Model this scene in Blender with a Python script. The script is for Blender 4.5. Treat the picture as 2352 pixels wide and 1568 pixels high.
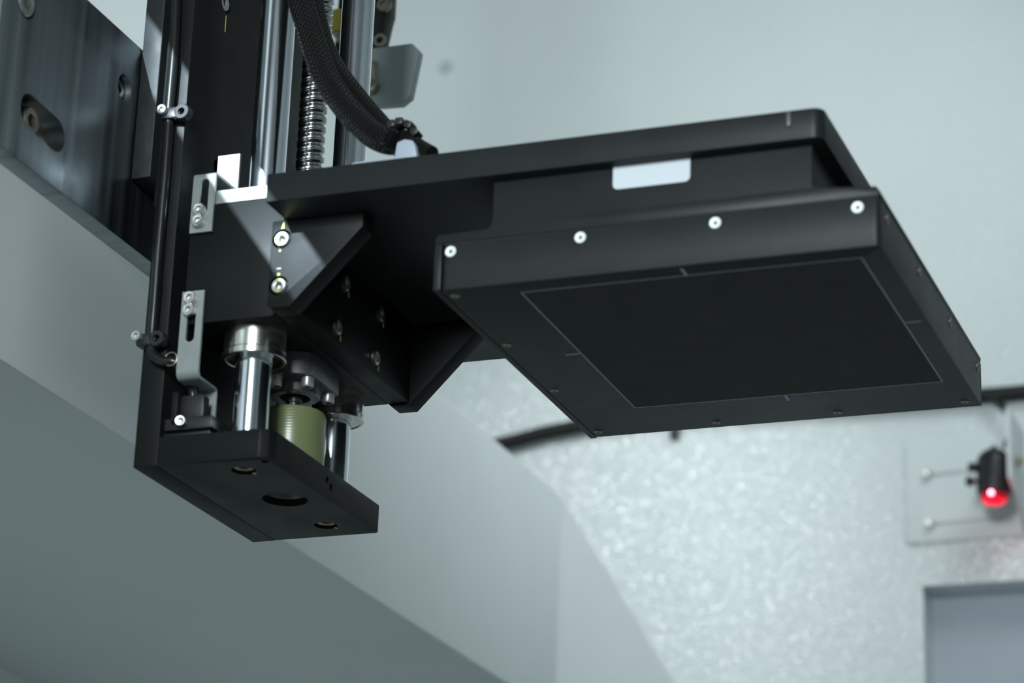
import bpy, bmesh, math, random
from mathutils import Vector, Matrix
random.seed(4)
for o in list(bpy.data.objects):
    bpy.data.objects.remove(o)
S = bpy.context.scene
C = S.collection
PI = math.pi
ZO = 1500.0                      # machine datum height above the floor, in mm


def W(p):                        # machine millimetres -> metres
    return Vector((p[0], p[1], p[2] + ZO)) / 1000.0


# ------------------------------------------------------------------ camera
cam = bpy.data.cameras.new('camera')
camo = bpy.data.objects.new('camera', cam)
C.objects.link(camo)
f_px, yaw, pitch, roll = 6259.886, -0.36807587, -0.3506462, 0.03628946
cy, sy, cp, sp, cr, sr = (math.cos(yaw), math.sin(yaw), math.cos(pitch), math.sin(pitch), math.cos(roll), math.sin(roll))
Ym = Matrix(((cy, -sy, 0), (sy, cy, 0), (0, 0, 1)))
Pm = Matrix(((1, 0, 0), (0, cp, -sp), (0, sp, cp)))
Qm = Matrix(((cr, -sr, 0), (sr, cr, 0), (0, 0, 1)))
Bm = Matrix(((1, 0, 0), (0, 0, -1), (0, 1, 0)))
Mm = Qm @ Pm @ Bm @ Ym
rot = Matrix((Mm[0], -Mm[1], -Mm[2])).transposed()
camo.matrix_world = Matrix.Translation(W((540.7, -985.7, -345.1))) @ rot.to_4x4()
cam.sensor_width = 36.0
cam.lens = f_px / 2352 * 36.0
cam.clip_start = 0.05
cam.dof.use_dof = True
cam.dof.focus_distance = 1.285
cam.dof.aperture_fstop = 10.0
S.camera = camo

# ------------------------------------------------------------------ light
S.view_settings.view_transform = 'Standard'
S.view_settings.look = 'None'
S.view_settings.gamma = 1
S.view_settings.use_curve_mapping = False
S.view_settings.exposure = 0.0
world = bpy.data.worlds.new('world')
S.world = world
world.use_nodes = True
world.node_tree.nodes['Background'].inputs[0].default_value = (0.80, 0.97, 1.0, 1)
world.node_tree.nodes['Background'].inputs[1].default_value = 0.12


def area(name, loc, target, sx, sy_, power, col=(0.86, 0.97, 1.0), spread=180):
    l = bpy.data.lights.new(name, 'AREA')
    l.shape = 'RECTANGLE'
    l.size = sx
    l.size_y = sy_
    l.energy = power
    l.color = col
    l.spread = math.radians(spread)
    o = bpy.data.objects.new(name, l)
    C.objects.link(o)
    o.location = W(loc)
    o.rotation_euler = (W(target) - W(loc)).to_track_quat('-Z', 'Y').to_euler()
    return o


def spot(name, loc, target, power, size_deg, blend, radius, col=(0.90, 0.97, 1.0)):
    l = bpy.data.lights.new(name, 'SPOT')
    l.energy = power
    l.spot_size = math.radians(size_deg)
    l.spot_blend = blend
    l.shadow_soft_size = radius
    l.color = col
    o = bpy.data.objects.new(name, l)
    C.objects.link(o)
    o.location = W(loc)
    o.rotation_euler = (W(target) - W(loc)).to_track_quat('-Z', 'Y').to_euler()
    return o


area('rear_fill', (400, 520, 760), (-260, 920, 430), 0.3, 0.3, 1.42, spread=104)  # added fill for the upper back wall and the beam's far end
area('front_light', (330, -1200, 290), (60, 60, 110), 0.24, 0.34, 16.5)
spot('wall_light', (-425, 60, 660), (-140, 1050, 270), 10.5, 26, 1.0, 0.02)
LS = (-108.0, -1036.0, 460.0)
spot('slit_light', LS, (-12, -3, 180), 250, 21, 0.75, 0.0006, (0.74, 0.89, 1.0))


# ------------------------------------------------------------------ materials
def mat(name, col, rough=0.5, metal=0.0, spec=0.5, noise=0.0, nscale=80, bump=0.0, bscale=400, coat=0.0,
        vary=None, emit=None, estr=0.0, trans=0.0, ior=1.45, stretch=None, bdist=0.0005):
    m = bpy.data.materials.new(name)
    m.use_nodes = True
    nt = m.node_tree
    b = nt.nodes['Principled BSDF']
    b.inputs['Base Color'].default_value = (*col, 1)
    b.inputs['Roughness'].default_value = rough
    b.inputs['Metallic'].default_value = metal
    b.inputs['Specular IOR Level'].default_value = spec
    b.inputs['IOR'].default_value = ior
    b.inputs['Coat Weight'].default_value = coat
    b.inputs['Coat Roughness'].default_value = 0.12
    b.inputs['Transmission Weight'].default_value = trans
    tc = nt.nodes.new('ShaderNodeTexCoord')
    src = tc.outputs['Object']
    if stretch:
        mp = nt.nodes.new('ShaderNodeMapping')
        mp.inputs['Scale'].default_value = stretch
        nt.links.new(src, mp.inputs['Vector'])
        src = mp.outputs['Vector']
    if noise > 0:
        n = nt.nodes.new('ShaderNodeTexNoise')
        n.inputs['Scale'].default_value = nscale
        n.inputs['Detail'].default_value = 5
        nt.links.new(src, n.inputs['Vector'])
        r = nt.nodes.new('ShaderNodeMapRange')
        r.inputs['From Min'].default_value = 0.25
        r.inputs['From Max'].default_value = 0.75
        r.inputs['To Min'].default_value = 1 - noise
        r.inputs['To Max'].default_value = 1 + noise
        nt.links.new(n.outputs['Fac'], r.inputs['Value'])
        mx = nt.nodes.new('ShaderNodeVectorMath')
        mx.operation = 'SCALE'
        mx.inputs[0].default_value = col
        nt.links.new(r.outputs['Result'], mx.inputs['Scale'])
        nt.links.new(mx.outputs['Vector'], b.inputs['Base Color'])
        rr = nt.nodes.new('ShaderNodeMath')
        rr.operation = 'MULTIPLY'
        rr.inputs[1].default_value = rough
        nt.links.new(r.outputs['Result'], rr.inputs[0])
        nt.links.new(rr.outputs[0], b.inputs['Roughness'])
    if bump > 0:
        n2 = nt.nodes.new('ShaderNodeTexNoise')
        n2.inputs['Scale'].default_value = bscale
        n2.inputs['Detail'].default_value = 2
        nt.links.new(src, n2.inputs['Vector'])
        bp = nt.nodes.new('ShaderNodeBump')
        bp.inputs['Strength'].default_value = bump
        bp.inputs['Distance'].default_value = bdist
        nt.links.new(n2.outputs['Fac'], bp.inputs['Height'])
        nt.links.new(bp.outputs['Normal'], b.inputs['Normal'])
    if emit:
        b.inputs['Emission Color'].default_value = (*emit, 1)
        b.inputs['Emission Strength'].default_value = estr
    return m


MT = {
    'black': mat('black_anodised_aluminium', (0.0068, 0.0080, 0.0080), 0.48, 0, 0.16, 0.10, 60, 0.25, 1800, bdist=0.00005),
    'detblack': mat('black_satin_coating', (0.014, 0.0165, 0.0165), 0.44, 0, 0.25, 0.08, 50, 0.2, 1500, bdist=0.00005),
    'arm': mat('black_plate_finish', (0.013, 0.0155, 0.016), 0.44, 0, 0.28, 0.10, 50, 0.2, 1500, bdist=0.00005),
    'window': mat('black_detector_film', (0.009, 0.0103, 0.0098), 0.55, 0, 0.2, 0.06, 70),
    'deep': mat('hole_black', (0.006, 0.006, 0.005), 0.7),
    'steel': mat('stainless_steel', (0.62, 0.62, 0.58), 0.32, 1, 0.5, 0.12, 160),
    'screw': mat('bright_screw_steel', (0.50, 0.51, 0.48), 0.38, 0.75, 0.5, 0.06, 300),
    'flat': mat('plated_flat_screw', (0.80, 0.84, 0.83), 0.5, 0.25, 0.5),
    'rim': mat('dull_dark_steel', (0.30, 0.27, 0.22), 0.45, 1),  # darker steel, also on the side and underside flat screws
    'rod': mat('chromed_shaft', (0.74, 0.80, 0.86), 0.17, 1, 0.5, 0.05, 60, stretch=(6, 6, 0.5)),
    'thread': mat('ground_screw_steel', (0.42, 0.43, 0.42), 0.24, 1, 0.5, 0.1, 200),
    'nut': mat('phosphated_steel', (0.22, 0.22, 0.22), 0.38, 0.7, 0.5, 0.08, 200),
    'bush': mat('nickel_bushing', (0.74, 0.73, 0.68), 0.22, 1, 0.5, 0.08, 60, stretch=(5, 5, 0.6)),
    'flag': mat('brushed_sheet_metal', (0.27, 0.29, 0.285), 0.42, 0.45, 0.5, 0.08, 120),
    'silver': mat('bright_milled_aluminium', (0.31, 0.32, 0.305), 0.42, 0.4, 0.5, 0.06, 150),
    'gantry': mat('grey_milled_aluminium', (0.29, 0.32, 0.335), 0.35, 1.0, 0.5, 0.32, 30, stretch=(1, 4.5, 0.10)),
    'rubber': mat('black_rubber', (0.010, 0.011, 0.0105), 0.5, 0, 0.4),
    'gloss': mat('black_cable_jacket', (0.008, 0.009, 0.009), 0.28, 0, 0.5),
    'plastic': mat('black_plastic', (0.010, 0.011, 0.012), 0.42, 0, 0.5),
    'white': mat('white_label_paper', (0.57, 0.62, 0.66), 0.5, 0, 0.3),
    'nylon': mat('white_nylon', (0.36, 0.40, 0.48), 0.45, 0, 0.5),
    'line': mat('grey_marking_ink', (0.42, 0.45, 0.47), 0.5),
    'adapt': mat('lightened_black_finish', (0.0165, 0.019, 0.020), 0.48, 0, 0.2, 0.12, 120),  # black lightened so the slit light patch on the adapter shows brighter
    'plugc': mat('pale_plug_plastic', (0.42, 0.46, 0.47), 0.5),
    'tick': mat('lilac_marking_ink', (0.42, 0.43, 0.66), 0.5),
    'mark': mat('green_torque_paint', (0.46, 0.56, 0.10), 0.55),
    'brass': mat('dull_brass', (0.42, 0.37, 0.26), 0.4, 0.7, 0.5, 0.2, 120),
    'yellow': mat('yellow_plastic', (0.60, 0.47, 0.08), 0.45),
    'acryl': mat('grey_frosted_plastic', (0.34, 0.40, 0.41), 0.4, 0, 0.5, 0.04, 20),
    'paint': mat('white_cabinet_paint', (0.80, 0.84, 0.84), 0.55, 0, 0.4, 0.02, 12),
    'floor': mat('grey_cabinet_floor', (0.20, 0.22, 0.22), 0.6, 0, 0.4, 0.05, 10),
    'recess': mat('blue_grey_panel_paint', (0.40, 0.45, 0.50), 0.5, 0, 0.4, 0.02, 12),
    'lens': mat('red_lens', (0.5, 0.0, 0.01), 0.2, 0, 0.5, emit=(1.0, 0.0, 0.03), estr=1.2),
    'glow_ring': mat('painted_red_glow', (0.2, 0.0, 0.005), 0.3, 0, 0.5, emit=(1.0, 0.0, 0.03), estr=0.22),  # emission stands in for lens glow spilling onto the body
    'beam': mat('laser_spot', (1, 0.3, 0.4), 0.2, 0, 0.5, emit=(1.0, 0.25, 0.35), estr=9.0),
}


MT['wallpaint'] = mat('pale_grey_wall_paint', (0.64, 0.68, 0.68), 0.55, 0, 0.4, 0.02, 12)


def orange_peel(base):
    m = base.copy()
    m.name = 'orange_peel_paint'
    nt = m.node_tree
    b = nt.nodes['Principled BSDF']
    b.inputs['Roughness'].default_value = 0.24
    for l in list(b.inputs['Roughness'].links):
        nt.links.remove(l)
    b.inputs['Specular IOR Level'].default_value = 0.6
    tc = nt.nodes.new('ShaderNodeTexCoord')
    v = nt.nodes.new('ShaderNodeTexNoise')
    v.inputs['Scale'].default_value = 300
    v.inputs['Detail'].default_value = 1.5
    nt.links.new(tc.outputs['Object'], v.inputs['Vector'])
    bp = nt.nodes.new('ShaderNodeBump')
    bp.inputs['Strength'].default_value = 1.0
    bp.inputs['Distance'].default_value = 0.0012
    nt.links.new(v.outputs['Fac'], bp.inputs['Height'])
    nt.links.new(bp.outputs['Normal'], b.inputs['Normal'])
    v2 = nt.nodes.new('ShaderNodeTexVoronoi')      # hammer-flake facets: each cell leans its own way
    v2.inputs['Scale'].default_value = 820
    nt.links.new(tc.outputs['Object'], v2.inputs['Vector'])
    su = nt.nodes.new('ShaderNodeVectorMath'); su.operation = 'SUBTRACT'
    su.inputs[1].default_value = (0.5, 0.5, 0.5)
    nt.links.new(v2.outputs['Color'], su.inputs[0])
    sc_ = nt.nodes.new('ShaderNodeVectorMath'); sc_.operation = 'SCALE'
    sc_.inputs['Scale'].default_value = 0.27
    nt.links.new(su.outputs['Vector'], sc_.inputs[0])
    ge = nt.nodes.new('ShaderNodeNewGeometry')
    ad_ = nt.nodes.new('ShaderNodeVectorMath'); ad_.operation = 'ADD'
    nt.links.new(ge.outputs['Normal'], ad_.inputs[0]); nt.links.new(sc_.outputs['Vector'], ad_.inputs[1])
    no = nt.nodes.new('ShaderNodeVectorMath'); no.operation = 'NORMALIZE'
    nt.links.new(ad_.outputs['Vector'], no.inputs[0])
    nt.links.new(no.outputs['Vector'], b.inputs['Coat Normal'])
    b.inputs['Coat Weight'].default_value = 0.65
    b.inputs['Coat Roughness'].default_value = 0.17
    b.inputs['Coat IOR'].default_value = 1.5
    return m


MT['peel'] = orange_peel(MT['wallpaint'])


def braid_material():
    m = bpy.data.materials.new('braided_sleeve')
    m.use_nodes = True
    nt = m.node_tree
    b = nt.nodes['Principled BSDF']
    b.inputs['Roughness'].default_value = 0.5
    b.inputs['Specular IOR Level'].default_value = 0.22
    uv = nt.nodes.new('ShaderNodeTexCoord')
    sep = nt.nodes.new('ShaderNodeSeparateXYZ')
    nt.links.new(uv.outputs['UV'], sep.inputs[0])

    def wave(sign):
        a = nt.nodes.new('ShaderNodeMath'); a.operation = 'MULTIPLY'; a.inputs[1].default_value = 14 * 2 * PI
        nt.links.new(sep.outputs['X'], a.inputs[0])
        c = nt.nodes.new('ShaderNodeMath'); c.operation = 'MULTIPLY_ADD'; c.inputs[1].default_value = sign * 2300
        nt.links.new(sep.outputs['Y'], c.inputs[0]); nt.links.new(a.outputs[0], c.inputs[2])
        s = nt.nodes.new('ShaderNodeMath'); s.operation = 'SINE'
        nt.links.new(c.outputs[0], s.inputs[0])
        return s.outputs[0]
    mx = nt.nodes.new('ShaderNodeMath'); mx.operation = 'MAXIMUM'
    nt.links.new(wave(1), mx.inputs[0]); nt.links.new(wave(-1), mx.inputs[1])
    r = nt.nodes.new('ShaderNodeMapRange')
    r.inputs['From Min'].default_value = -0.6
    nt.links.new(mx.outputs[0], r.inputs['Value'])
    mc = nt.nodes.new('ShaderNodeMix'); mc.data_type = 'RGBA'
    mc.inputs['A'].default_value = (0.004, 0.005, 0.005, 1)
    mc.inputs['B'].default_value = (0.007, 0.0068, 0.006, 1)
    nt.links.new(r.outputs['Result'], mc.inputs['Factor'])
    nt.links.new(mc.outputs['Result'], b.inputs['Base Color'])
    bp = nt.nodes.new('ShaderNodeBump')
    bp.inputs['Strength'].default_value = 0.9
    bp.inputs['Distance'].default_value = 0.0005
    nt.links.new(mx.outputs[0], bp.inputs['Height'])
    nt.links.new(bp.outputs['Normal'], b.inputs['Normal'])
    return m


MT['braid'] = braid_material()


def bumper_material():
    m = bpy.data.materials.new('olive_urethane')
    m.use_nodes = True
    nt = m.node_tree
    b = nt.nodes['Principled BSDF']
    b.inputs['Base Color'].default_value = (0.155, 0.18, 0.085, 1)
    b.inputs['Roughness'].default_value = 0.30
    b.inputs['Subsurface Weight'].default_value = 0.35
    b.inputs['Subsurface Radius'].default_value = (0.6, 1.0, 0.4)
    b.inputs['Subsurface Scale'].default_value = 0.004
    tc = nt.nodes.new('ShaderNodeTexCoord')
    wv = nt.nodes.new('ShaderNodeTexWave')
    wv.bands_direction = 'Z'
    wv.inputs['Scale'].default_value = 240
    wv.inputs['Distortion'].default_value = 0.6
    nt.links.new(tc.outputs['Object'], wv.inputs['Vector'])
    bp = nt.nodes.new('ShaderNodeBump')
    bp.inputs['Strength'].default_value = 0.18
    bp.inputs['Distance'].default_value = 0.00015
    nt.links.new(wv.outputs['Fac'], bp.inputs['Height'])
    nt.links.new(bp.outputs['Normal'], b.inputs['Normal'])
    return m


MT['bumper'] = bumper_material()


# ------------------------------------------------------------------ mesh helpers (all in machine mm)
def _t(p):
    return W(p)


def bevel(bm, w, seg=2, edges=None):
    es = edges if edges is not None else list(bm.edges)
    if w > 0:
        bmesh.ops.bevel(bm, geom=es, offset=w / 1000.0, segments=seg, profile=0.5, affect='EDGES', clamp_overlap=True)
    return bm


def box(x0, x1, y0, y1, z0, z1, bv=0.4, seg=2):
    bm = bmesh.new()
    vs = [bm.verts.new(_t((x, y, z))) for x in (x0, x1) for y in (y0, y1) for z in (z0, z1)]
    for f in ((0, 1, 3, 2), (4, 6, 7, 5), (0, 4, 5, 1), (2, 3, 7, 6), (0, 2, 6, 4), (1, 5, 7, 3)):
        bm.faces.new([vs[i] for i in f])
    bmesh.ops.recalc_face_normals(bm, faces=bm.faces)
    return bevel(bm, bv, seg)


def prism(pts, axis, a, b, bv=0.4, seg=2):
    """polygon in the plane across 'axis', extruded from a to b"""
    bm = bmesh.new()

    def P(u, v, w):
        return {'x': (w, u, v), 'y': (u, w, v), 'z': (u, v, w)}[axis]
    lo = [bm.verts.new(_t(P(u, v, a))) for u, v in pts]
    hi = [bm.verts.new(_t(P(u, v, b))) for u, v in pts]
    n = len(pts)
    bm.faces.new(lo)
    bm.faces.new(hi[::-1])
    for i in range(n):
        j = (i + 1) % n
        bm.faces.new((lo[i], hi[i], hi[j], lo[j]))
    bmesh.ops.recalc_face_normals(bm, faces=bm.faces)
    return bevel(bm, bv, seg)


def rounded(x0, x1, z0, z1, r, n=6, corners=(1, 1, 1, 1)):
    pts = []
    for k, (cx, cz) in enumerate(((x1 - r, z1 - r), (x0 + r, z1 - r), (x0 + r, z0 + r), (x1 - r, z0 + r))):
        if corners[k]:
            for i in range(n + 1):
                a = PI / 2 * (k + i / n)
                pts.append((cx + r * math.cos(a), cz + r * math.sin(a)))
        else:
            pts.append(((x1, z1), (x0, z1), (x0, z0), (x1, z0))[k])
    return pts


def frame(axis):
    d = Vector(axis).normalized()
    a = Vector((0, 0, 1)) if abs(d.z) < 0.9 else Vector((1, 0, 0))
    u = d.cross(a).normalized()
    v = d.cross(u).normalized()
    return u, v, d


def lathe(prof, c, axis=(0, 0, 1), n=40, hexes=(), caps=True):
    """prof: (radius, height) along axis from c; hexes: ring numbers that are hexagonal"""
    u, v, d = frame(axis)
    bm = bmesh.new()
    rings = []
    for k, (r, h) in enumerate(prof):
        ring = []
        for i in range(n):
            a = 2 * PI * i / n
            rr = r
            if k in hexes:
                s = (a % (PI / 3)) - PI / 6
                rr = r * math.cos(PI / 6) / math.cos(s)
            ring.append(bm.verts.new(_t(Vector(c) + u * (rr * math.cos(a)) + v * (rr * math.sin(a)) + d * h)))
        rings.append(ring)
    for k in range(len(rings) - 1):
        for i in range(n):
            j = (i + 1) % n
            bm.faces.new((rings[k][i], rings[k][j], rings[k + 1][j], rings[k + 1][i]))
    if caps:
        bm.faces.new(rings[0][::-1])
        bm.faces.new(rings[-1])
    bmesh.ops.recalc_face_normals(bm, faces=bm.faces)
    return bm


def spline(pts, per=10):
    P = [Vector(p) for p in pts]
    out = []
    for i in range(len(P) - 1):
        p0 = P[max(i - 1, 0)]; p1 = P[i]; p2 = P[i + 1]; p3 = P[min(i + 2, len(P) - 1)]
        for k in range(per):
            t = k / per
            out.append(0.5 * ((2 * p1) + (-p0 + p2) * t + (2 * p0 - 5 * p1 + 4 * p2 - p3) * t * t + (-p0 + 3 * p1 - 3 * p2 + p3) * t ** 3))
    out.append(P[-1])
    return out


def tube(pts, r, n=16, per=10, flat=1.0, ends=True):
    path = spline(pts, per) if per > 1 else [Vector(p) for p in pts]
    bm = bmesh.new()
    uvl = bm.loops.layers.uv.new('UVMap')
    rings = []
    up = None
    L = [0.0]
    for i in range(1, len(path)):
        L.append(L[-1] + (path[i] - path[i - 1]).length / 1000.0)
    for i, p in enumerate(path):
        t = (path[min(i + 1, len(path) - 1)] - path[max(i - 1, 0)]).normalized()
        if up is None:
            up = t.cross(Vector((0, 1, 0.01))).normalized()
        up = (up - t * up.dot(t)).normalized()
        w = t.cross(up)
        rad = r(i / (len(path) - 1)) if callable(r) else r
        rings.append([bm.verts.new(_t(p + up * (rad * math.cos(2 * PI * k / n)) + w * (rad * flat * math.sin(2 * PI * k / n)))) for k in range(n)])
    for i in range(len(rings) - 1):
        for k in range(n):
            j = (k + 1) % n
            f = bm.faces.new((rings[i][k], rings[i][j], rings[i + 1][j], rings[i + 1][k]))
            uu = (k / n, (k + 1) / n, (k + 1) / n, k / n)
            vv = (L[i], L[i], L[i + 1], L[i + 1])
            for q, lp in enumerate(f.loops):
                lp[uvl].uv = (uu[q], vv[q])
    if ends:
        bm.faces.new(rings[0][::-1]); bm.faces.new(rings[-1])
    bmesh.ops.recalc_face_normals(bm, faces=bm.faces)
    return bm


def strip_sheet(profile, x0, x1, t, bv=0.15):
    """bent sheet: profile is a polyline in (y, z), thickness t, extruded along X"""
    P = [Vector((y, z)) for y, z in profile]
    L, R = [], []
    for i, p in enumerate(P):
        a = (P[i] - P[i - 1]).normalized() if i > 0 else (P[1] - P[0]).normalized()
        b = (P[i + 1] - P[i]).normalized() if i < len(P) - 1 else a
        na = Vector((-a.y, a.x)); nb = Vector((-b.y, b.x))
        m = (na + nb).normalized()
        s = 1 / max(0.35, m.dot(na))
        L.append(p + m * s * t / 2); R.append(p - m * s * t / 2)
    poly = [(v.x, v.y) for v in L] + [(v.x, v.y) for v in R[::-1]]
    return prism(poly, 'x', x0, x1, bv, 1)


WORLD = {}


def obj(name, bm, m, parent=None, smooth=True, angle=35):
    me = bpy.data.meshes.new(name)
    xs = [v.co for v in bm.verts]
    lo = Vector((min(c.x for c in xs), min(c.y for c in xs), min(c.z for c in xs)))
    hi = Vector((max(c.x for c in xs), max(c.y for c in xs), max(c.z for c in xs)))
    ce = (lo + hi) / 2
    bmesh.ops.translate(bm, verts=bm.verts, vec=-ce)
    bm.to_mesh(me)
    bm.free()
    mats = m if isinstance(m, (list, tuple)) else [m]
    for k in mats:
        me.materials.append(MT[k])
    o = bpy.data.objects.new(name, me)
    C.objects.link(o)
    if smooth:
        me.shade_smooth()
        me.set_sharp_from_angle(angle=math.radians(angle))
    WORLD[o.name] = ce.copy()
    if parent:
        o.parent = parent
        o.location = ce - WORLD[parent.name]
    else:
        o.location = ce
    return o


def thing(name, label, cat, loc, group=None):
    o = bpy.data.objects.new(name, None)
    o.empty_display_size = 0.02
    C.objects.link(o)
    o.location = W(loc)
    WORLD[o.name] = W(loc)
    return tag(o, label, cat, group)


def tag(o, label, cat, group=None):
    o['label'] = label
    o['category'] = cat
    if group:
        o['group'] = group
    return o


def struct(name, bm, m, smooth=True):
    o = obj(name, bm, m, None, smooth)
    o['kind'] = 'structure'
    return o


def cut(o, cutters):
    """real holes: subtract cutter meshes from o"""
    tmp = []
    for bm in cutters:
        me = bpy.data.meshes.new('cutter')
        bm.to_mesh(me); bm.free()
        c = bpy.data.objects.new('cutter', me)
        C.objects.link(c)
        md = o.modifiers.new('cut', 'BOOLEAN')
        md.operation = 'DIFFERENCE'
        md.solver = 'EXACT'
        md.object = c
        tmp.append(c)
    bpy.context.view_layer.update()
    dg = bpy.context.evaluated_depsgraph_get()
    me = bpy.data.meshes.new_from_object(o.evaluated_get(dg))
    o.modifiers.clear()
    old = o.data
    o.data = me
    me.shade_smooth()
    me.set_sharp_from_angle(angle=math.radians(35))
    bpy.data.meshes.remove(old)
    for c in tmp:
        d = c.data
        bpy.data.objects.remove(c)
        bpy.data.meshes.remove(d)


def cyl(c, r, h, axis=(0, 0, 1), n=40):
    return lathe([(r, 0), (r, h)], c, axis, n)


def cap_screw(parent, c, axis, r=4.2, h=5.0, name='cap_screw', m='screw', hexr=0.52, depth=0.6):
    """socket head screw: c = centre of the seat, axis points out of the head"""
    p = [(r, 0), (r, h * 0.86), (r * 0.88, h), (r * (hexr + 0.08), h), (r * hexr, h * 0.97), (r * hexr, h * (1 - depth)), (r * 0.05, h * (0.93 - depth))]
    return obj(name, lathe(p, c, axis, 36, hexes=(4, 5)), m, parent)


def flat_screw(parent, c, axis, r=2.4, m='flat'):
    p = [(r, -0.6), (r, 0.12), (r * 0.92, 0.25), (r * 0.36, 0.22), (r * 0.33, 0.15), (r * 0.33, -0.55), (r * 0.04, -0.6)]
    return obj('flat_screw', lathe(p, c, axis, 30, hexes=(4, 5)), m, parent)


# ------------------------------------------------------------------ setting
wb = struct('wall_back', box(-450, 1500, 1050, 1130, -1500, 1150, 0), ['peel'])
cut(wb, [box(106, 420, 1020, 1085, -60, 216.5, 0)])
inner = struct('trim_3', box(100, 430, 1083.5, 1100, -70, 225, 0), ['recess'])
struct('wall_left', box(-480, -450, -1200, 1130, -1500, 1000, 0), ['paint'])
struct('wall_right', box(1500, 1530, -700, 1130, -1500, 1150, 0), ['wallpaint'])
struct('floor', box(-480, 1500, -1200, 1130, -1530, -1500, 0), ['floor'])
struct('trim_1', box(-450, -120, -1200, 842, 80, 244.5, 1.5), ['paint'])
bm = bmesh.new()
q = [(-120.2, 842, 244.3), (-73, 1050, 113.7), (-73, 1050, 40), (-120.2, 842, 40)]
fr = [bm.verts.new(_t(p)) for p in q]
bk = [bm.verts.new(_t((p[0] - 12, p[1], p[2]))) for p in q]
bm.faces.new(fr); bm.faces.new(bk[::-1])
for i in range(4):
    j = (i + 1) % 4
    bm.faces.new((fr[i], bk[i], bk[j], fr[j]))
bmesh.ops.recalc_face_normals(bm, faces=bm.faces)
struct('trim_2', bm, ['paint'])

# unseen sheets added above the camera, cutting slit_light to a slanted band
def onplane(P, y):
    k = (y - LS[1]) / (P[1] - LS[1])
    return (LS[0] + (P[0] - LS[0]) * k, LS[2] + (P[2] - LS[2]) * k)


hy = LS[1] + 300
up0, up1 = [onplane((x, 0, 206 - 1.36 * (x + 15.5)), hy) for x in (-420, 420)]
dn0, dn1 = [onplane((x, 0, 172.4 - 1.36 * (x + 14.8)), hy) for x in (-420, 420)]
blocker = thing('light_blocker', 'black slotted sheets added out of view to shape the light band', 'blocker', (LS[0], hy, LS[2]))
obj('blocker_blade', prism([up0, up1, (up1[0] + 140, up1[1] + 100), (up0[0] + 140, up0[1] + 100)], 'y', hy, hy + 1.0, 0), 'plastic', blocker)
ea = [onplane((x, 0, z), hy) for x, z in ((102, 400), (102, -260), (400, -400), (400, 400))]
obj('blocker_blade', prism(ea, 'y', hy + 1.5, hy + 2.5, 0), 'plastic', blocker)
ea = [onplane((x, 0, z), hy) for x, z in ((-50, 500), (-50, -160), (-400, -160), (-400, 500))]
obj('blocker_blade', prism(ea, 'y', hy + 1.5, hy + 2.5, 0), 'plastic', blocker)
obj('blocker_blade', prism([dn0, dn1, (dn1[0] - 140, dn1[1] - 100), (dn0[0] - 140, dn0[1] - 100)], 'y', hy, hy + 1.0, 0), 'plastic', blocker)

# ------------------------------------------------------------------ gantry beam on the left
g = thing('gantry_beam', 'broad grey milled aluminium beam with a slot at upper left', 'beam', (-30.5, -20, 106.3))
body = obj('beam_body', box(-35.5, -25.5, -118, 112, 106.3, 201.3, 0.6), 'gantry', g)
slot = [(-93, 137.5), (-97, 133), (-97, 128), (-93.5, 124.5), (-66, 118.5), (-60, 121), (-58.5, 126), (-61, 131), (-84, 136.5)]
# slot, seen end on, is a stadium along the beam with a counterbored upper end
def stadium(y0, z0, y1, z1, r, n=12):
    d = Vector((y1 - y0, z1 - z0)).normalized()
    a0 = math.atan2(d.y, d.x)
    pts = [(y1 + r * math.cos(a0 - PI / 2 + PI * i / n), z1 + r * math.sin(a0 - PI / 2 + PI * i / n)) for i in range(n + 1)]
    pts += [(y0 + r * math.cos(a0 + PI / 2 + PI * i / n), z0 + r * math.sin(a0 + PI / 2 + PI * i / n)) for i in range(n + 1)]
    return pts


cut(body, [prism(stadium(-88, 130.5, -66, 129.5, 7.6), 'x', -40, -20, 0),
           cyl((-31, -99.5, 176), 7.5, 12, (1, 0, 0)), cyl((-33, -12, 176), 6.2, 12, (1, 0, 0))])
obj('standoff', box(-120, -35.6, 66, 108, 187, 200, 0.4), 'gantry', g)
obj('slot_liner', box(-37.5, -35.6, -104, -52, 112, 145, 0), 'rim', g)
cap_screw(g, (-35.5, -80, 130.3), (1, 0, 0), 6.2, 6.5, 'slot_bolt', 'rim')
cap_screw(g, (-31, -99.5, 176), (1, 0, 0), 6.6, 6.2, 'cap_screw', 'steel')
cap_screw(g, (-33, -12, 176), (1, 0, 0), 5.2, 4.5, 'cap_screw', 'nut')

# ------------------------------------------------------------------ vertical stage
st = thing('vertical_stage', 'black upright linear stage with two chromed shafts and a ball screw', 'stage', (15, 59, 0))
ZT = 460
ad = obj('adapter_plate', box(-25.2, -15.4, 0, 118, 136.5, ZT, 0.8), 'adapt', st)
obj('spacer_plate', box(-15.3, -11.6, 5, 116, 124, ZT, 0.4), 'black', st)
bp_ = obj('back_plate', box(-11.5, -0.05, 0, 119, 0, ZT, 0.5), 'black', st)
cut(bp_, [cyl((-7, 34.2, 153.6), 4.0, 12, (1, 0, 0)), cyl((-5, 30.3, 236), 5.2, 8, (1, 0, 0)),
          cyl((-5, 88, 236), 5.2, 8, (1, 0, 0))])
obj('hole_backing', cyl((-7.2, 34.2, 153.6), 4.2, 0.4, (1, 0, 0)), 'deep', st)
cap_screw(st, (-4.9, 30.3, 236), (1, 0, 0), 4.4, 4.4)
cap_screw(st, (-4.9, 88, 236), (1, 0, 0), 4.4, 4.4)
obj('torque_mark', box(-0.06, 0.06, 30.6, 31.3, 221, 229.5, 0), 'mark', st)
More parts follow.
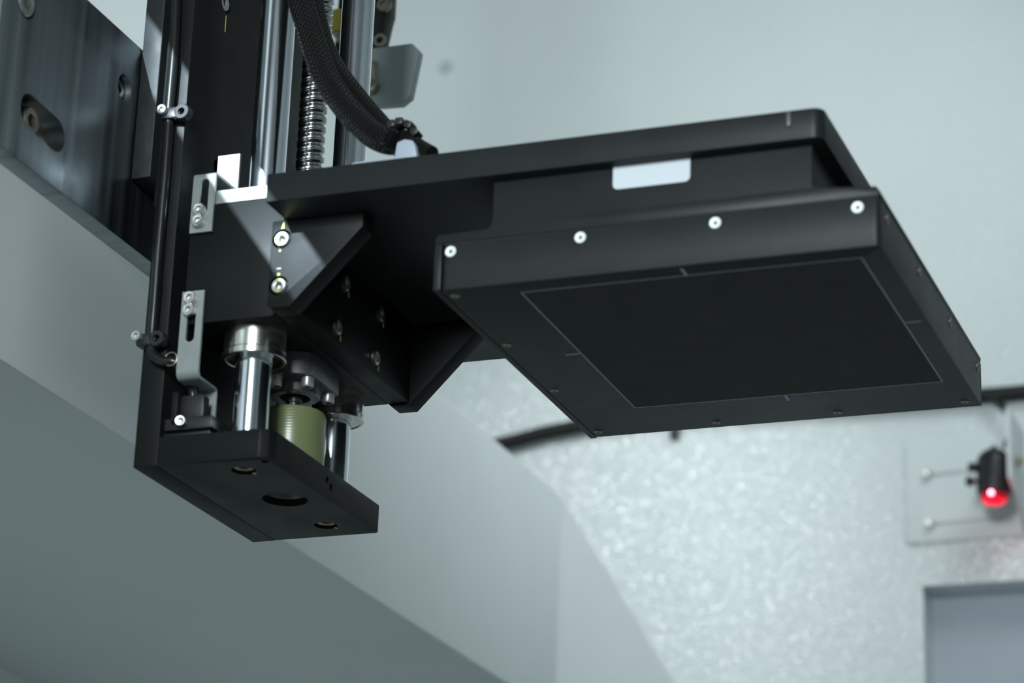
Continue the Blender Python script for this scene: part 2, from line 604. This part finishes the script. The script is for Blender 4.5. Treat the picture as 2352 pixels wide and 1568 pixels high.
# end plate
pts = [(0, 0), (48.5, -0.2), (52.2, 3.2), (53, 5), (53, 117.5), (52, 118.6), (0, 118.6)]
ep = obj('end_plate', prism([(0, -0.3), (48, -0.3), (51.6, 2.2), (53, 6), (53, 117), (52, 118.4), (0, 118.4)], 'z', 0, 13, 0.5), 'black', st)
cut(ep, [cyl((32.9, 59.2, -5), 10.2, 12), cyl((33.6, 15.6, -5), 5.4, 10), cyl((33.9, 101.2, -5), 5.4, 10),
         cyl((48.3, 5.9, -2), 1.9, 8), cyl((50.5, 59.1, 7.4), 1.7, 5, (1, 0, 0)), cyl((50.5, 63.4, 5.2), 1.7, 5, (1, 0, 0))])
cap_screw(st, (33.6, 15.6, 4.9), (0, 0, -1), 4.9, 3.7, 'cap_screw', 'brass')
cap_screw(st, (33.9, 101.2, 4.9), (0, 0, -1), 4.9, 3.7, 'cap_screw', 'brass')
obj('screw_end_bearing', lathe([(10.1, 0), (10.1, 1.5), (8.6, 1.6), (8.4, 0.9), (6.2, 0.9), (6.0, 0.1), (0.2, 0.1)], (32.9, 59.2, 4.6), (0, 0, -1), 40), 'nut', st)
obj('torque_mark', box(36.0, 37.2, 19.2, 21.4, -0.07, 0.07, 0), 'mark', st)
obj('torque_mark', box(36.3, 37.4, 105.0, 107.0, -0.07, 0.07, 0), 'mark', st)
# guide rods
for y in (16.5, 101.8):
    obj('guide_rod', lathe([(8, 13.02), (8, ZT)], (34.5, y, 0), (0, 0, 1), 64), 'rod', st)


def ball_screw(c, R, z0, z1, pitch=5.1, depth=1.15, n=36, per=14):
    bm = bmesh.new()
    rows = int((z1 - z0) / pitch * per)
    prev = None
    for k in range(rows + 1):
        z = z0 + (z1 - z0) * k / rows
        ring = []
        for i in range(n):
            a = 2 * PI * i / n
            ph = ((z / pitch) - i / n) % 1.0
            g_ = abs(ph - 0.5)
            r = R - depth * math.sqrt(max(0, 1 - (g_ / 0.25) ** 2)) if g_ < 0.25 else R
            if 0.44 < g_:
                r = R - 0.25
            ring.append(bm.verts.new(_t((c[0] + r * math.cos(a), c[1] + r * math.sin(a), z))))
        if prev:
            for i in range(n):
                j = (i + 1) % n
                bm.faces.new((prev[i], prev[j], ring[j], ring[i]))
        prev = ring
    bmesh.ops.recalc_face_normals(bm, faces=bm.faces)
    return bm


sx = 34.5
obj('ball_screw', ball_screw((sx, 58.8), 6.5, 124.5, 455), 'thread', st, angle=60)
obj('screw_journal', lathe([(3.8, 40), (3.8, 43), (3.3, 43.2), (3.3, 44.3), (3.8, 44.6), (3.8, 124.5)], (sx, 58.8, 0), (0, 0, 1), 32), 'thread', st)
obj('bumper', lathe([(14.6, 13.02), (14.9, 13.6), (14.9, 37.5), (14.3, 39.3), (12.8, 40), (4.6, 40), (4.4, 39.5), (4.4, 13.05)], (sx, 58.8, 0), (0, 0, 1), 64), 'bumper', st)
bpy.data.objects['bumper']['label'] = 'olive green urethane bumper round the screw'

# ------------------------------------------------------------------ carriage
cg = thing('carriage', 'black carriage block riding on the two chromed shafts', 'carriage', (31, 58, 62.4))
blk = obj('carriage_block', box(8.5, 53.9, -3, 119, 62.4, 117.8, 0.4), 'black', cg)
cut(blk, [cyl((34.5, 16.5, 50), 8.3, 90), cyl((34.5, 101.8, 50), 8.3, 90), cyl((sx, 58.8, 50), 8.6, 90)])
tp = obj('cap_plate', box(19.5, 53.8, -3, 118, 117.9, 124.3, 0.3), 'silver', cg)
cut(tp, [cyl((34.5, 16.5, 110), 8.3, 90), cyl((34.5, 101.8, 110), 8.3, 90), cyl((sx, 58.8, 110), 8.6, 90)])
tp['label'] = 'bright milled metal plate on top of the block'
for y in (16.5, 101.8):
    b_ = obj('linear_bushing', lathe([(13.6, 0), (13.6, 9.0), (13.3, 9.2), (13.3, 9.7), (14.0, 9.9), (14.0, 12.2), (13.6, 12.5), (12.6, 12.5), (12.4, 12.0), (9.6, 11.2), (8.15, 11.2), (8.15, 0.2)], (34.5, y, 62.35), (0, 0, -1), 64), 'bush', cg)
# flanged ball nut with two flats
fp = []
R = 20.6
for s in (1, -1):
    a0 = math.acos(15.0 / R)
    a1 = PI - a0
    for i in range(17):
        a = a0 + (a1 - a0) * i / 16
        fp.append((sx + R * math.cos(a) * s, 58.8 + R * math.sin(a) * s))
nf = obj('nut_flange', prism(fp, 'z', 52, 62.35, 0.12, 1), 'nut', cg)
cut(nf, [cyl((sx, 58.8, 40), 6.9, 40)])
obj('nut_body', lathe([(11.4, 5.0), (11.4, 0.8), (10.8, 0), (7.2, 0), (6.9, 0.4), (6.9, 5)], (sx, 58.8, 46.95), (0, 0, 1), 48), 'nut', cg)
for a in (45, -45, -97, 97, 135, 225):
    aa = math.radians(a)
    cap_screw(cg, (sx + 16 * math.cos(aa), 58.8 + 16 * math.sin(aa), 52.0), (0, 0, -1), 2.9, 4.6)


# limit flags: slotted bent sheets screwed to the carriage front
def flag(zlist, x0, x1, slot_z, screws_z, cross):
    f = obj('limit_flag', strip_sheet(zlist, x0, x1, 1.4), 'flag', cg)
    xc = (x0 + x1) / 2
    cut(f, [prism(stadium(xc + cross[0], slot_z[0], xc + cross[0], slot_z[1], 2.1), 'y', -20, 3, 0)])
    f['label'] = 'bare metal slotted limit flag'
    for z in screws_z:
        cap_screw(f, (xc + cross[1], -5.25, z), (0, -1, 0), 2.9, 2.6, 'cap_screw', 'steel')
    return f


def arc(cy_, cz_, r, a0, a1, n=6):
    return [(cy_ + r * math.cos(math.radians(a0 + (a1 - a0) * i / n)), cz_ + r * math.sin(math.radians(a0 + (a1 - a0) * i / n))) for i in range(n + 1)]


flag([(-4.4, 104.3), (-4.4, 131.0)] + arc(-3.4, 131.0, 1.0, 180, 90, 3)[1:] + [(15.0, 132.0)] + arc(15.0, 134.0, 2.0, -90, 0, 4)[1:] + [(17.0, 150.5)],
     9.3, 20.2, (115, 127.5), (114.6, 109.2), (0.4, -0.7))
flag([(-4.4, 77), (-4.4, 40.5)] + arc(-1.4, 40.5, 3.0, 180, 270, 6)[1:] + [(12.0, 37.5)] + arc(12.0, 35.5, 2.0, 90, 0, 4)[1:] + [(14.0, 24.0)],
     8.3, 19.0, (55.5, 68), (73.2, 67.6), (0.0, -0.6))

# ------------------------------------------------------------------ detector bracket
br = thing('cantilever_bracket', 'black cantilever bracket with triangular side plates carrying the detector', 'bracket', (59, 58, 62.4))
obj('mount_plate', box(54.05, 64.5, -2.9, 118.9, 62.4, 101.4, 0.3), 'black', br)
gp = [(54.0, 62.6), (55.4, 61.4), (64.4, 61.4), (96.4, 94.6), (96.4, 101.4), (54.0, 101.4)]
gf = obj('gusset', prism(gp, 'y', -14, -3, 0.35), 'black', br)
SX = 58.9
cut(gf, [cyl((SX, -9.5, 92.7), 4.45, 10, (0, -1, 0)), cyl((SX, -9.5, 71.3), 4.45, 10, (0, -1, 0))])
obj('gusset', prism(gp, 'y', 119, 130, 0.35), 'black', br)
for z in (92.7, 71.3):
    s_ = cap_screw(br, (SX, -9.5, z), (0, -1, 0), 3.45, 5.0)
    obj('torque_mark', box(-0.75 + SX, 0.35 + SX, -14.62, -14.4, z + 1.9, z + 3.1, 0), 'mark', s_)
    obj('torque_mark', box(-0.75 + SX, 0.65 + SX, -14.62, -14.4, z - 3.1, z - 2.0, 0), 'mark', s_)
obj('torque_mark', prism([(SX - 0.7, 97.4), (SX + 1.0, 97.6), (SX + 0.5, 100.6)], 'y', -14.06, -13.95, 0), 'mark', br)
obj('torque_mark', box(SX - 0.9, SX - 0.1, -14.06, -13.95, 86.9, 87.9, 0), 'mark', br)
obj('torque_mark', box(SX - 1.0, SX + 0.2, -14.06, -13.95, 76.0, 77.0, 0), 'mark', br)
obj('scribed_mark', box(SX - 1.4, SX + 0.6, -14.05, -13.95, 79.0, 79.35, 0), 'line', br)
for y, z in ((39.5, 91.8), (33.5, 69.2), (79.2, 91.8), (76.2, 69.8)):
    obj('counterbore_shade', lathe([(4.6, 0), (4.6, 0.15), (3.8, 0.2)], (64.5, y, z), (1, 0, 0), 30), 'deep', br)  # black ring stands in for the shade of an uncut counterbore
    cap_screw(br, (64.7, y, z), (1, 0, 0), 3.6, 1.6, 'cap_screw', 'steel')
    obj('torque_mark', box(64.55, 64.66, y + 4.6, y + 6.2, z - 4.6, z - 2.2, 0), 'mark', br)
# arm plate
ap = prism(rounded(59.7, 301.0, -33.7, 176, 4.5, 6, (1, 0, 0, 1)), 'z', 101.6, 114.6, 0.9, 2)
arm = obj('arm_plate', ap, 'arm', br)

# ------------------------------------------------------------------ flat panel detector
dt = thing('flat_panel_detector', 'black flat panel detector with outlined square hanging under the arm', 'detector', (229, 72, 55.5))
# housing: narrow upper box that widens into the flange with a filleted corner
X0, X1 = 135.8, 322.0
hp = [(160.8, 101.5), (160.8, 86.3)]
for i in range(1, 7):
    a = PI / 2 * i / 6
    hp.append((157.8 + 3 * math.cos(a), 86.3 - 3 * math.sin(a)))
hp = [(160.8, 101.5), (160.8, 84.0)] + [(157.3 + 3.5 * math.cos(-PI / 2 * i / 6), 84.0 + 3.5 * math.sin(-PI / 2 * i / 6)) for i in range(1, 7)]
hp += [(137.5, 80.4), (136.0, 79.0), (136.0, 76.3), (321.6, 76.3), (322.0, 78.6), (320.5, 80.6), (298.0, 82.6), (295.2, 83.6), (295.2, 101.5)]
up = obj('housing', prism(hp, 'y', -28, 172, 0.5, 2), 'detblack', dt)
obj('side_lip', box(X0, 139.1, -28.1, 172, 55.7, 76.25, 0.5), 'detblack', dt)
obj('rear_lip', box(139.15, X1 - 0.1, 169.3, 172, 56.2, 76.25, 0.5), 'detblack', dt)
bmc = prism(rounded(139.45, 322.0, -28, 169.0, 2.2, 4, (0, 0, 1, 1)), 'z', 55.5, 75.75, 0.7, 2)
cov = obj('cover', bmc, 'detblack', dt)
obj('seam_strip', box(139.3, 321.3, -27.5, 169.1, 75.7, 76.35, 0), 'deep', dt)  # dark strip filling the seam between housing and cover
obj('entrance_window', box(170.5, 312, -17.6, 133, 55.42, 55.6, 0), 'window', dt)
w_ = 0.55
for nm, (a, b, c, d) in (('l', (170.2, 170.2 + w_, -17.8, 133.2)), ('r', (311.8, 311.8 + w_, -17.8, 133.2)),
                         ('f', (170.2, 312.2, -17.9, -17.9 + w_)), ('k', (170.2, 312.2, 132.9, 132.9 + w_))):
    obj('outline_mark', box(a, b, c, d, 55.36, 55.5, 0), 'line', dt)
for a, b, c, d in ((240.4, 241.6, -25.2, -18.2), (240.2, 241.4, 133.9, 141.0), (163.3, 169.9, 57.4, 58.4), (312.6, 319.2, 56.6, 57.6)):
    obj('centre_mark', box(a, b, c, d, 55.36, 55.5, 0), 'tick', dt)
for x in (143.0, 199.2, 255.7, 313.2):
    flat_screw(dt, (x, -28.05, 72.3), (0, -1, 0))
for y in (-14.9, 43.3, 104.0, 163.0):
    flat_screw(dt, (322.05, y, 71.8), (1, 0, 0), 2.3, 'rim')
for x, y in [(143.0, y) for y in (-21, 39.7, 101, 162)] + [(x, 162.6) for x in (200.5, 257.7, 316.0)]:
    flat_screw(dt, (x, y, 55.45), (0, 0, -1), 2.0, 'rim')
obj('label_sticker', prism(rounded(212.6, 245.1, 91.5, 102.0, 2.2, 5, (0, 0, 1, 1)), 'y', -28.25, -28.0, 0), 'white', dt)['label'] = 'blank white rounded sticker'
obj('dowel_pin', lathe([(1.1, 0), (1.1, 5.6), (0.7, 6.2)], (287.3, -33.7, 107.5), (0, 0, 1), 16), 'nut', br)

# ------------------------------------------------------------------ hoses and cables
PA = [(35, -6, 460), (36.5, -4, 340), (40.5, -2, 275), (44, 0, 250), (49.3, -2.0, 227.2), (51.7, -2.0, 220.3), (58.6, -3.0, 201.4), (63.0, -4.0, 189.6), (68.5, -6.0, 176.8), (75.1, -8.0, 164.9), (83.4, -12.0, 153.5), (92.9, -16.0, 142.4), (101.4, -20.0, 133.8), (109.0, -24.0, 128.3), (114.0, -26.0, 126.2)]
PB = [(48, -5, 460), (47, -2, 340), (45.5, 5, 275), (45, 8, 254), (46.8, 8.0, 241.5), (50.9, 8.0, 232.0), (53.5, 8.0, 225.0), (59.0, 7.0, 204.1), (64.4, 6.0, 190.3), (71.7, 4.0, 177.7), (82.9, 0.0, 162.9), (93.5, -5.0, 149.9), (103.4, -11.0, 138.6), (111.5, -16.0, 131.9), (118.2, -20.0, 127.3), (124.0, -23.0, 122.8), (131.8, -26.0, 118.0)]
ha = obj('braided_hose', tube(PA, lambda t: 5.9 if t < 0.98 else 5.9 - (t - 0.98) * 90, 28), 'braid')
tag(ha, 'left and thicker black braided hose curving down to the arm', 'hose', 'braided hoses')
hb = obj('braided_hose', tube(PB, lambda t: 5.0 if t < 0.90 else 5.0 - (t - 0.90) * 15, 28), 'braid')
tag(hb, 'right black braided hose running on under the cable tie to the arm', 'hose', 'braided hoses')
ct = thing('cable_tie', 'black ribbed cable tie round the hose end on the arm', 'cable tie', (117, -24, 130))
loop = [Vector((117, -24.5, 127.0)) + Vector((6.2 * math.cos(a) * 0.9, 0, 6.8 * math.sin(a))) for a in [2 * PI * i / 16 for i in range(17)]]
obj('strap', tube([tuple(p) for p in loop], 0.9, 8, 3, 3.0), 'plastic', ct)
for k, (x, z, a) in enumerate(((112.6, 134.2, 0.2), (116.2, 134.9, 0.0), (120.4, 133.0, -0.45), (123.4, 129.3, -0.9))):
    bm = box(x - 1.7, x + 1.7, -27.5, -21.5, z - 1.6, z + 1.6, 0.4)
    bmesh.ops.rotate(bm, verts=bm.verts, cent=_t((x, -24.5, z)), matrix=Matrix.Rotation(-a, 3, 'Y'))
    obj('rib', bm, 'plastic', ct)
tm = prism([(116.6, 114.7), (127.2, 114.7), (126.0, 121.0), (124.6, 123.4), (121.0, 124.3), (117.6, 123.2)], 'y', -31, -22, 0.6)
tag(obj('tie_mount', tm, 'nylon'), 'white nylon tie mount on the arm under the hose end', 'tie mount')
fo = obj('tie_mount', prism([(95, 114.7), (113, 114.7), (110, 117.4), (103, 118.2), (96, 117.8)], 'y', -28, -18, 0.6), 'nylon')
tag(fo, 'flat white nylon saddle on the arm left of the tie mount', 'tie mount')

PC = [(-9.5, -3.0, 400), (-9.5, -3.0, 250), (-8.8, -3.0, 235.5), (-8.1, -3.0, 222.1), (-6.9, -3.0, 195.5), (-6.9, -3.0, 169.5), (-6.5, -3.0, 159.9), (-6.1, -3.0, 135.4), (-6.2, -3.0, 102.0), (-6.0, -3.0, 73.2), (-5.9, -3.0, 59.0), (-4.6, -3.6, 50.5), (0.5, -3.8, 46.4), (6.0, -3.0, 45.5), (9, 1.0, 42), (10.5, 7, 36), (11, 8, 27)]
tag(obj('sensor_cable', tube(PC, 2.3, 14, 8), 'gloss'), 'thin glossy black cable clipped down the front edge of the stage', 'cable')


def clip(zc, x0, label):
    c = thing('cable_clip', label, 'clip', (x0, -3, zc), 'cable clips on the stage edge')
    b1 = obj('clip_body', box(x0 - 1.5, x0 + 6.5, -6.4, -0.1, zc - 4.0, zc + 1.6, 0.9), 'plastic', c)
    obj('clip_hook', lathe([(3.6, 0), (3.9, 0.6), (3.9, 3.6), (3.4, 4.4), (1.7, 4.4), (1.5, 4.0), (1.5, 1.0)], (x0 + 8.6, -2.0, zc - 1.2), (0, -1, 0), 24), 'plastic', c)
    obj('clip_bridge', box(x0 + 4.5, x0 + 7.5, -5.6, -0.1, zc - 4.4, zc + 2.0, 0.6), 'plastic', c)
    cap_screw(c, (x0 - 0.4, -6.4, zc), (0, -1, 0), 2.3, 2.4)
    return c


clip(165.0, -7.6, 'upper black cable clip on the stage edge, beside the light patch')
clip(57.5, -10.6, 'lower black cable clip on the stage edge, left of the limit flag')

# limit sensor near the end plate
ls = thing('limit_sensor', 'small black slotted limit sensor above the end plate', 'sensor', (13, 10, 13))
obj('sensor_base', box(1.0, 24.0, 1.5, 20, 16.0, 21.5, 0.6), 'plastic', ls)
obj('sensor_foot', box(0.1, 22, 4, 19, 13.1, 15.9, 0.3), 'plastic', ls)
obj('sensor_prong', box(5.6, 18.6, 2.5, 8.4, 21.5, 31.8, 0.6), 'plastic', ls)
obj('sensor_prong', box(5.6, 18.6, 16.0, 19.6, 21.5, 31.8, 0.6), 'plastic', ls)
obj('sensor_post', box(5.2, 8.0, -1.0, 2.0, 19, 32.5, 0.3), 'black', ls)
cap_screw(ls, (9.4, 1.5, 19.2), (0.25, -1, 0), 2.4, 3.2, 'cap_screw', 'steel')
obj('cable_ring', tube([tuple(Vector((5.0, -4.5, 46.5)) + Vector((0, 0.0, 0)) + Vector((3.0 * math.cos(a), 0, 3.0 * math.sin(a)))) for a in [2 * PI * i / 12 for i in range(13)]], 0.35, 8, 3), 'rim', ls)

# ------------------------------------------------------------------ things behind the shafts
ar = thing('support_arm', 'dark tapered arm behind the right chromed shaft', 'arm', (-20, 240, 300))
apoly = [(-36, 640), (-14.5, 640), (-14.0, 339), (-15.0, 335), (-20.5, 305), (-23, 297), (-36, 285), (-46, 287)]
obj('arm_body', prism(apoly, 'y', 244, 256, 0.6), 'arm', ar)
obj('washer', lathe([(3.8, 0), (3.8, 0.9), (2.0, 0.9), (2.0, 0.2)], (-17.4, 244, 320.8), (0, -1, 0), 24), 'rim', ar)
obj('washer_dark_disc', cyl((-17.4, 243.6, 320.8), 1.9, 0.3, (0, -1, 0)), 'deep', ar)  # black disc stands in for the shade inside the washer
obj('pivot_bolt', lathe([(4.2, 0), (4.2, 2.5), (3.2, 3.2), (2.0, 3.2), (1.8, 2.0)], (-15.5, 244, 341.5), (0, -1, 0), 24), 'rim', ar)
gt = thing('grey_tab', 'grey translucent looking tab with clipped corners behind the shafts', 'tab', (-8, 240, 280))
obj('tab_plate', prism([(-20, 313.2), (4.5, 313.0), (9.2, 308.0), (5.0, 281.5), (-0.6, 277.6), (-20, 278.8)], 'y', 237, 243.9, 0.9), 'acryl', gt)
obj('brass_fitting', lathe([(2.0, 0), (2.4, 1), (2.4, 4), (4.6, 4.3), (4.8, 6), (3.4, 6.6), (3.4, 10)], (-16.5, 237, 287), (0, -1, 0.25), 24), 'brass', gt)
obj('brass_stem', lathe([(1.6, 0), (1.6, 12), (2.2, 12.4), (2.2, 14)], (-14.5, 232, 288), (-0.05, 0.0, 1), 20), 'brass', gt)
yp = thing('yellow_plunger', 'short yellow cylinder with brass tip between screw and right shaft', 'plunger', (-40, 236, 320))
obj('plunger_body', lathe([(4.2, 0), (4.6, 0.6), (4.6, 12.4), (4.2, 13)], (-40.0, 238, 325.5), (0, 0, 1), 32), 'yellow', yp)
obj('plunger_tip', lathe([(1.2, 0), (1.6, 1), (1.6, 3), (2.8, 3.4), (2.8, 5.4)], (-40.0, 238, 320), (0, 0, 1), 24), 'brass', yp)

# ------------------------------------------------------------------ back wall fittings
PL = [(-275, 1042.0, 354.8), (-255.9, 1042.0, 357.8), (-236.5, 1042.0, 360.8), (-213.3, 1042.0, 365.1), (-178.8, 1042.0, 369.1), (-140.8, 1042.0, 372.0), (-77.1, 1042.0, 371.9), (-3.6, 1042.0, 370.1), (68.2, 1042.0, 367.9), (169.5, 1042.0, 366.3), (213.9, 1042.0, 366.8), (300, 1042, 366)]
tag(obj('cable_loom', tube(PL, 5.8, 16, 8), 'rubber'), 'thick black cable loom crossing the back wall behind the detector', 'cable')
PM = [(158.0, 1037.0, 366.0), (168.0, 1036.0, 361.0), (176.5, 1033.0, 352.0), (181.8, 1029.0, 341.0), (183.6, 1021.0, 329.6), (182.6, 1010.0, 318.9), (180.6, 1003.0, 309.5)]
tag(obj('laser_cable', tube(PM, lambda t: 3.2 - 1.8 * min(1, t * 1.3), 12, 8), 'rubber'), 'thin black cable curving down to the red laser module', 'cable')
lc = thing('loom_clip', 'small dark clip below the cable loom under the detector front edge', 'clip', (-97, 1046, 357))
obj('clip_body', box(-100, -94, 1042, 1049.9, 352, 366, 0.8), 'plastic', lc)
mp_ = thing('mounting_bracket', 'white angled mounting bracket with two slots on the back wall', 'bracket', (140, 1048, 250))
pl = obj('bracket_plate', prism(rounded(94, 300, 250.6, 335, 4, 5), 'y', 1046.6, 1049.9, 0.6), 'wallpaint', mp_)
cut(pl, [prism(stadium(114, 304.6, 156, 306.2, 1.5), 'y', 1040, 1049, 0), prism(stadium(115, 264.2, 170, 265.6, 1.5), 'y', 1040, 1049, 0)])
obj('bracket_flange', prism([(982, 334), (1046.5, 334), (1046.5, 252), (1010, 270), (982, 278)], 'x', 186.5, 189.4, 0.5), 'wallpaint', mp_)
for x, z in ((113, 305.3), (114.2, 264.6)):
    cap_screw(mp_, (x, 1046.5, z), (0, -1, 0), 3.6, 5.5, 'cap_screw', 'steel')
obj('flange_bolt', lathe([(5.0, 0), (5.0, 2), (3.4, 2.2), (3.4, 6), (2.6, 6.6)], (189.4, 1000, 296), (1, 0, 0), 6), 'brass', mp_)
lm = thing('laser_module', 'black laser line module glowing red at its lower end', 'laser', (175.5, 1000, 264))
obj('module_body', lathe([(11.4, 4.2), (13.0, 5.4), (13.3, 8), (13.3, 30), (12.4, 34.5), (9.6, 38), (6.0, 40.5), (2.2, 42), (1.8, 44)], (172.8, 1000, 266), (0.02, 0, 1), 40), 'plastic', lm)
obj('lens_glow_ring', lathe([(10.2, 0.3), (11.0, 1.2), (11.2, 4.15)], (172.8, 1000, 266), (0.02, 0, 1), 40), 'glow_ring', lm)  # glowing ring imitates red light on the lower body
obj('module_lens', lathe([(8.9, 0.4), (8.4, -0.8), (6.4, -2.0), (3.0, -2.8), (0.3, -3)], (172.8, 1000, 266), (0.02, 0, 1), 40), 'lens', lm)
obj('laser_aperture', lathe([(1.9, 0), (1.7, 0.9), (0.9, 1.5), (0.2, 1.6)], (172.6, 988.4, 269.2), (0, -1, -0.35), 24), 'beam', lm)
for z, x in ((292.5, 162.5), (281.5, 160.4)):
    obj('thumb_screw', lathe([(1.6, -3), (1.6, 2.2), (3.4, 2.4), (3.8, 3.0), (3.8, 7.2), (3.2, 8.0)], (x, 996, z), (-1, 0, 0.05), 20), 'plastic', lm)
rl = bpy.data.lights.new('laser_glow', 'POINT')
rl.energy = 0.010
rl.color = (1.0, 0.02, 0.05)
rl.shadow_soft_size = 0.004
ro = bpy.data.objects.new('laser_glow', rl)
C.objects.link(ro)
ro.location = W((172.5, 981, 262))
tag(obj('hole_plug', lathe([(6.2, 0), (6.2, 0.6), (5.4, 1.2), (0.2, 1.3)], (-316.9, 1049.8, 721.0), (0, -1, 0), 30), 'plugc'),
    'small round grey plug on the pale back wall, upper middle', 'plug')
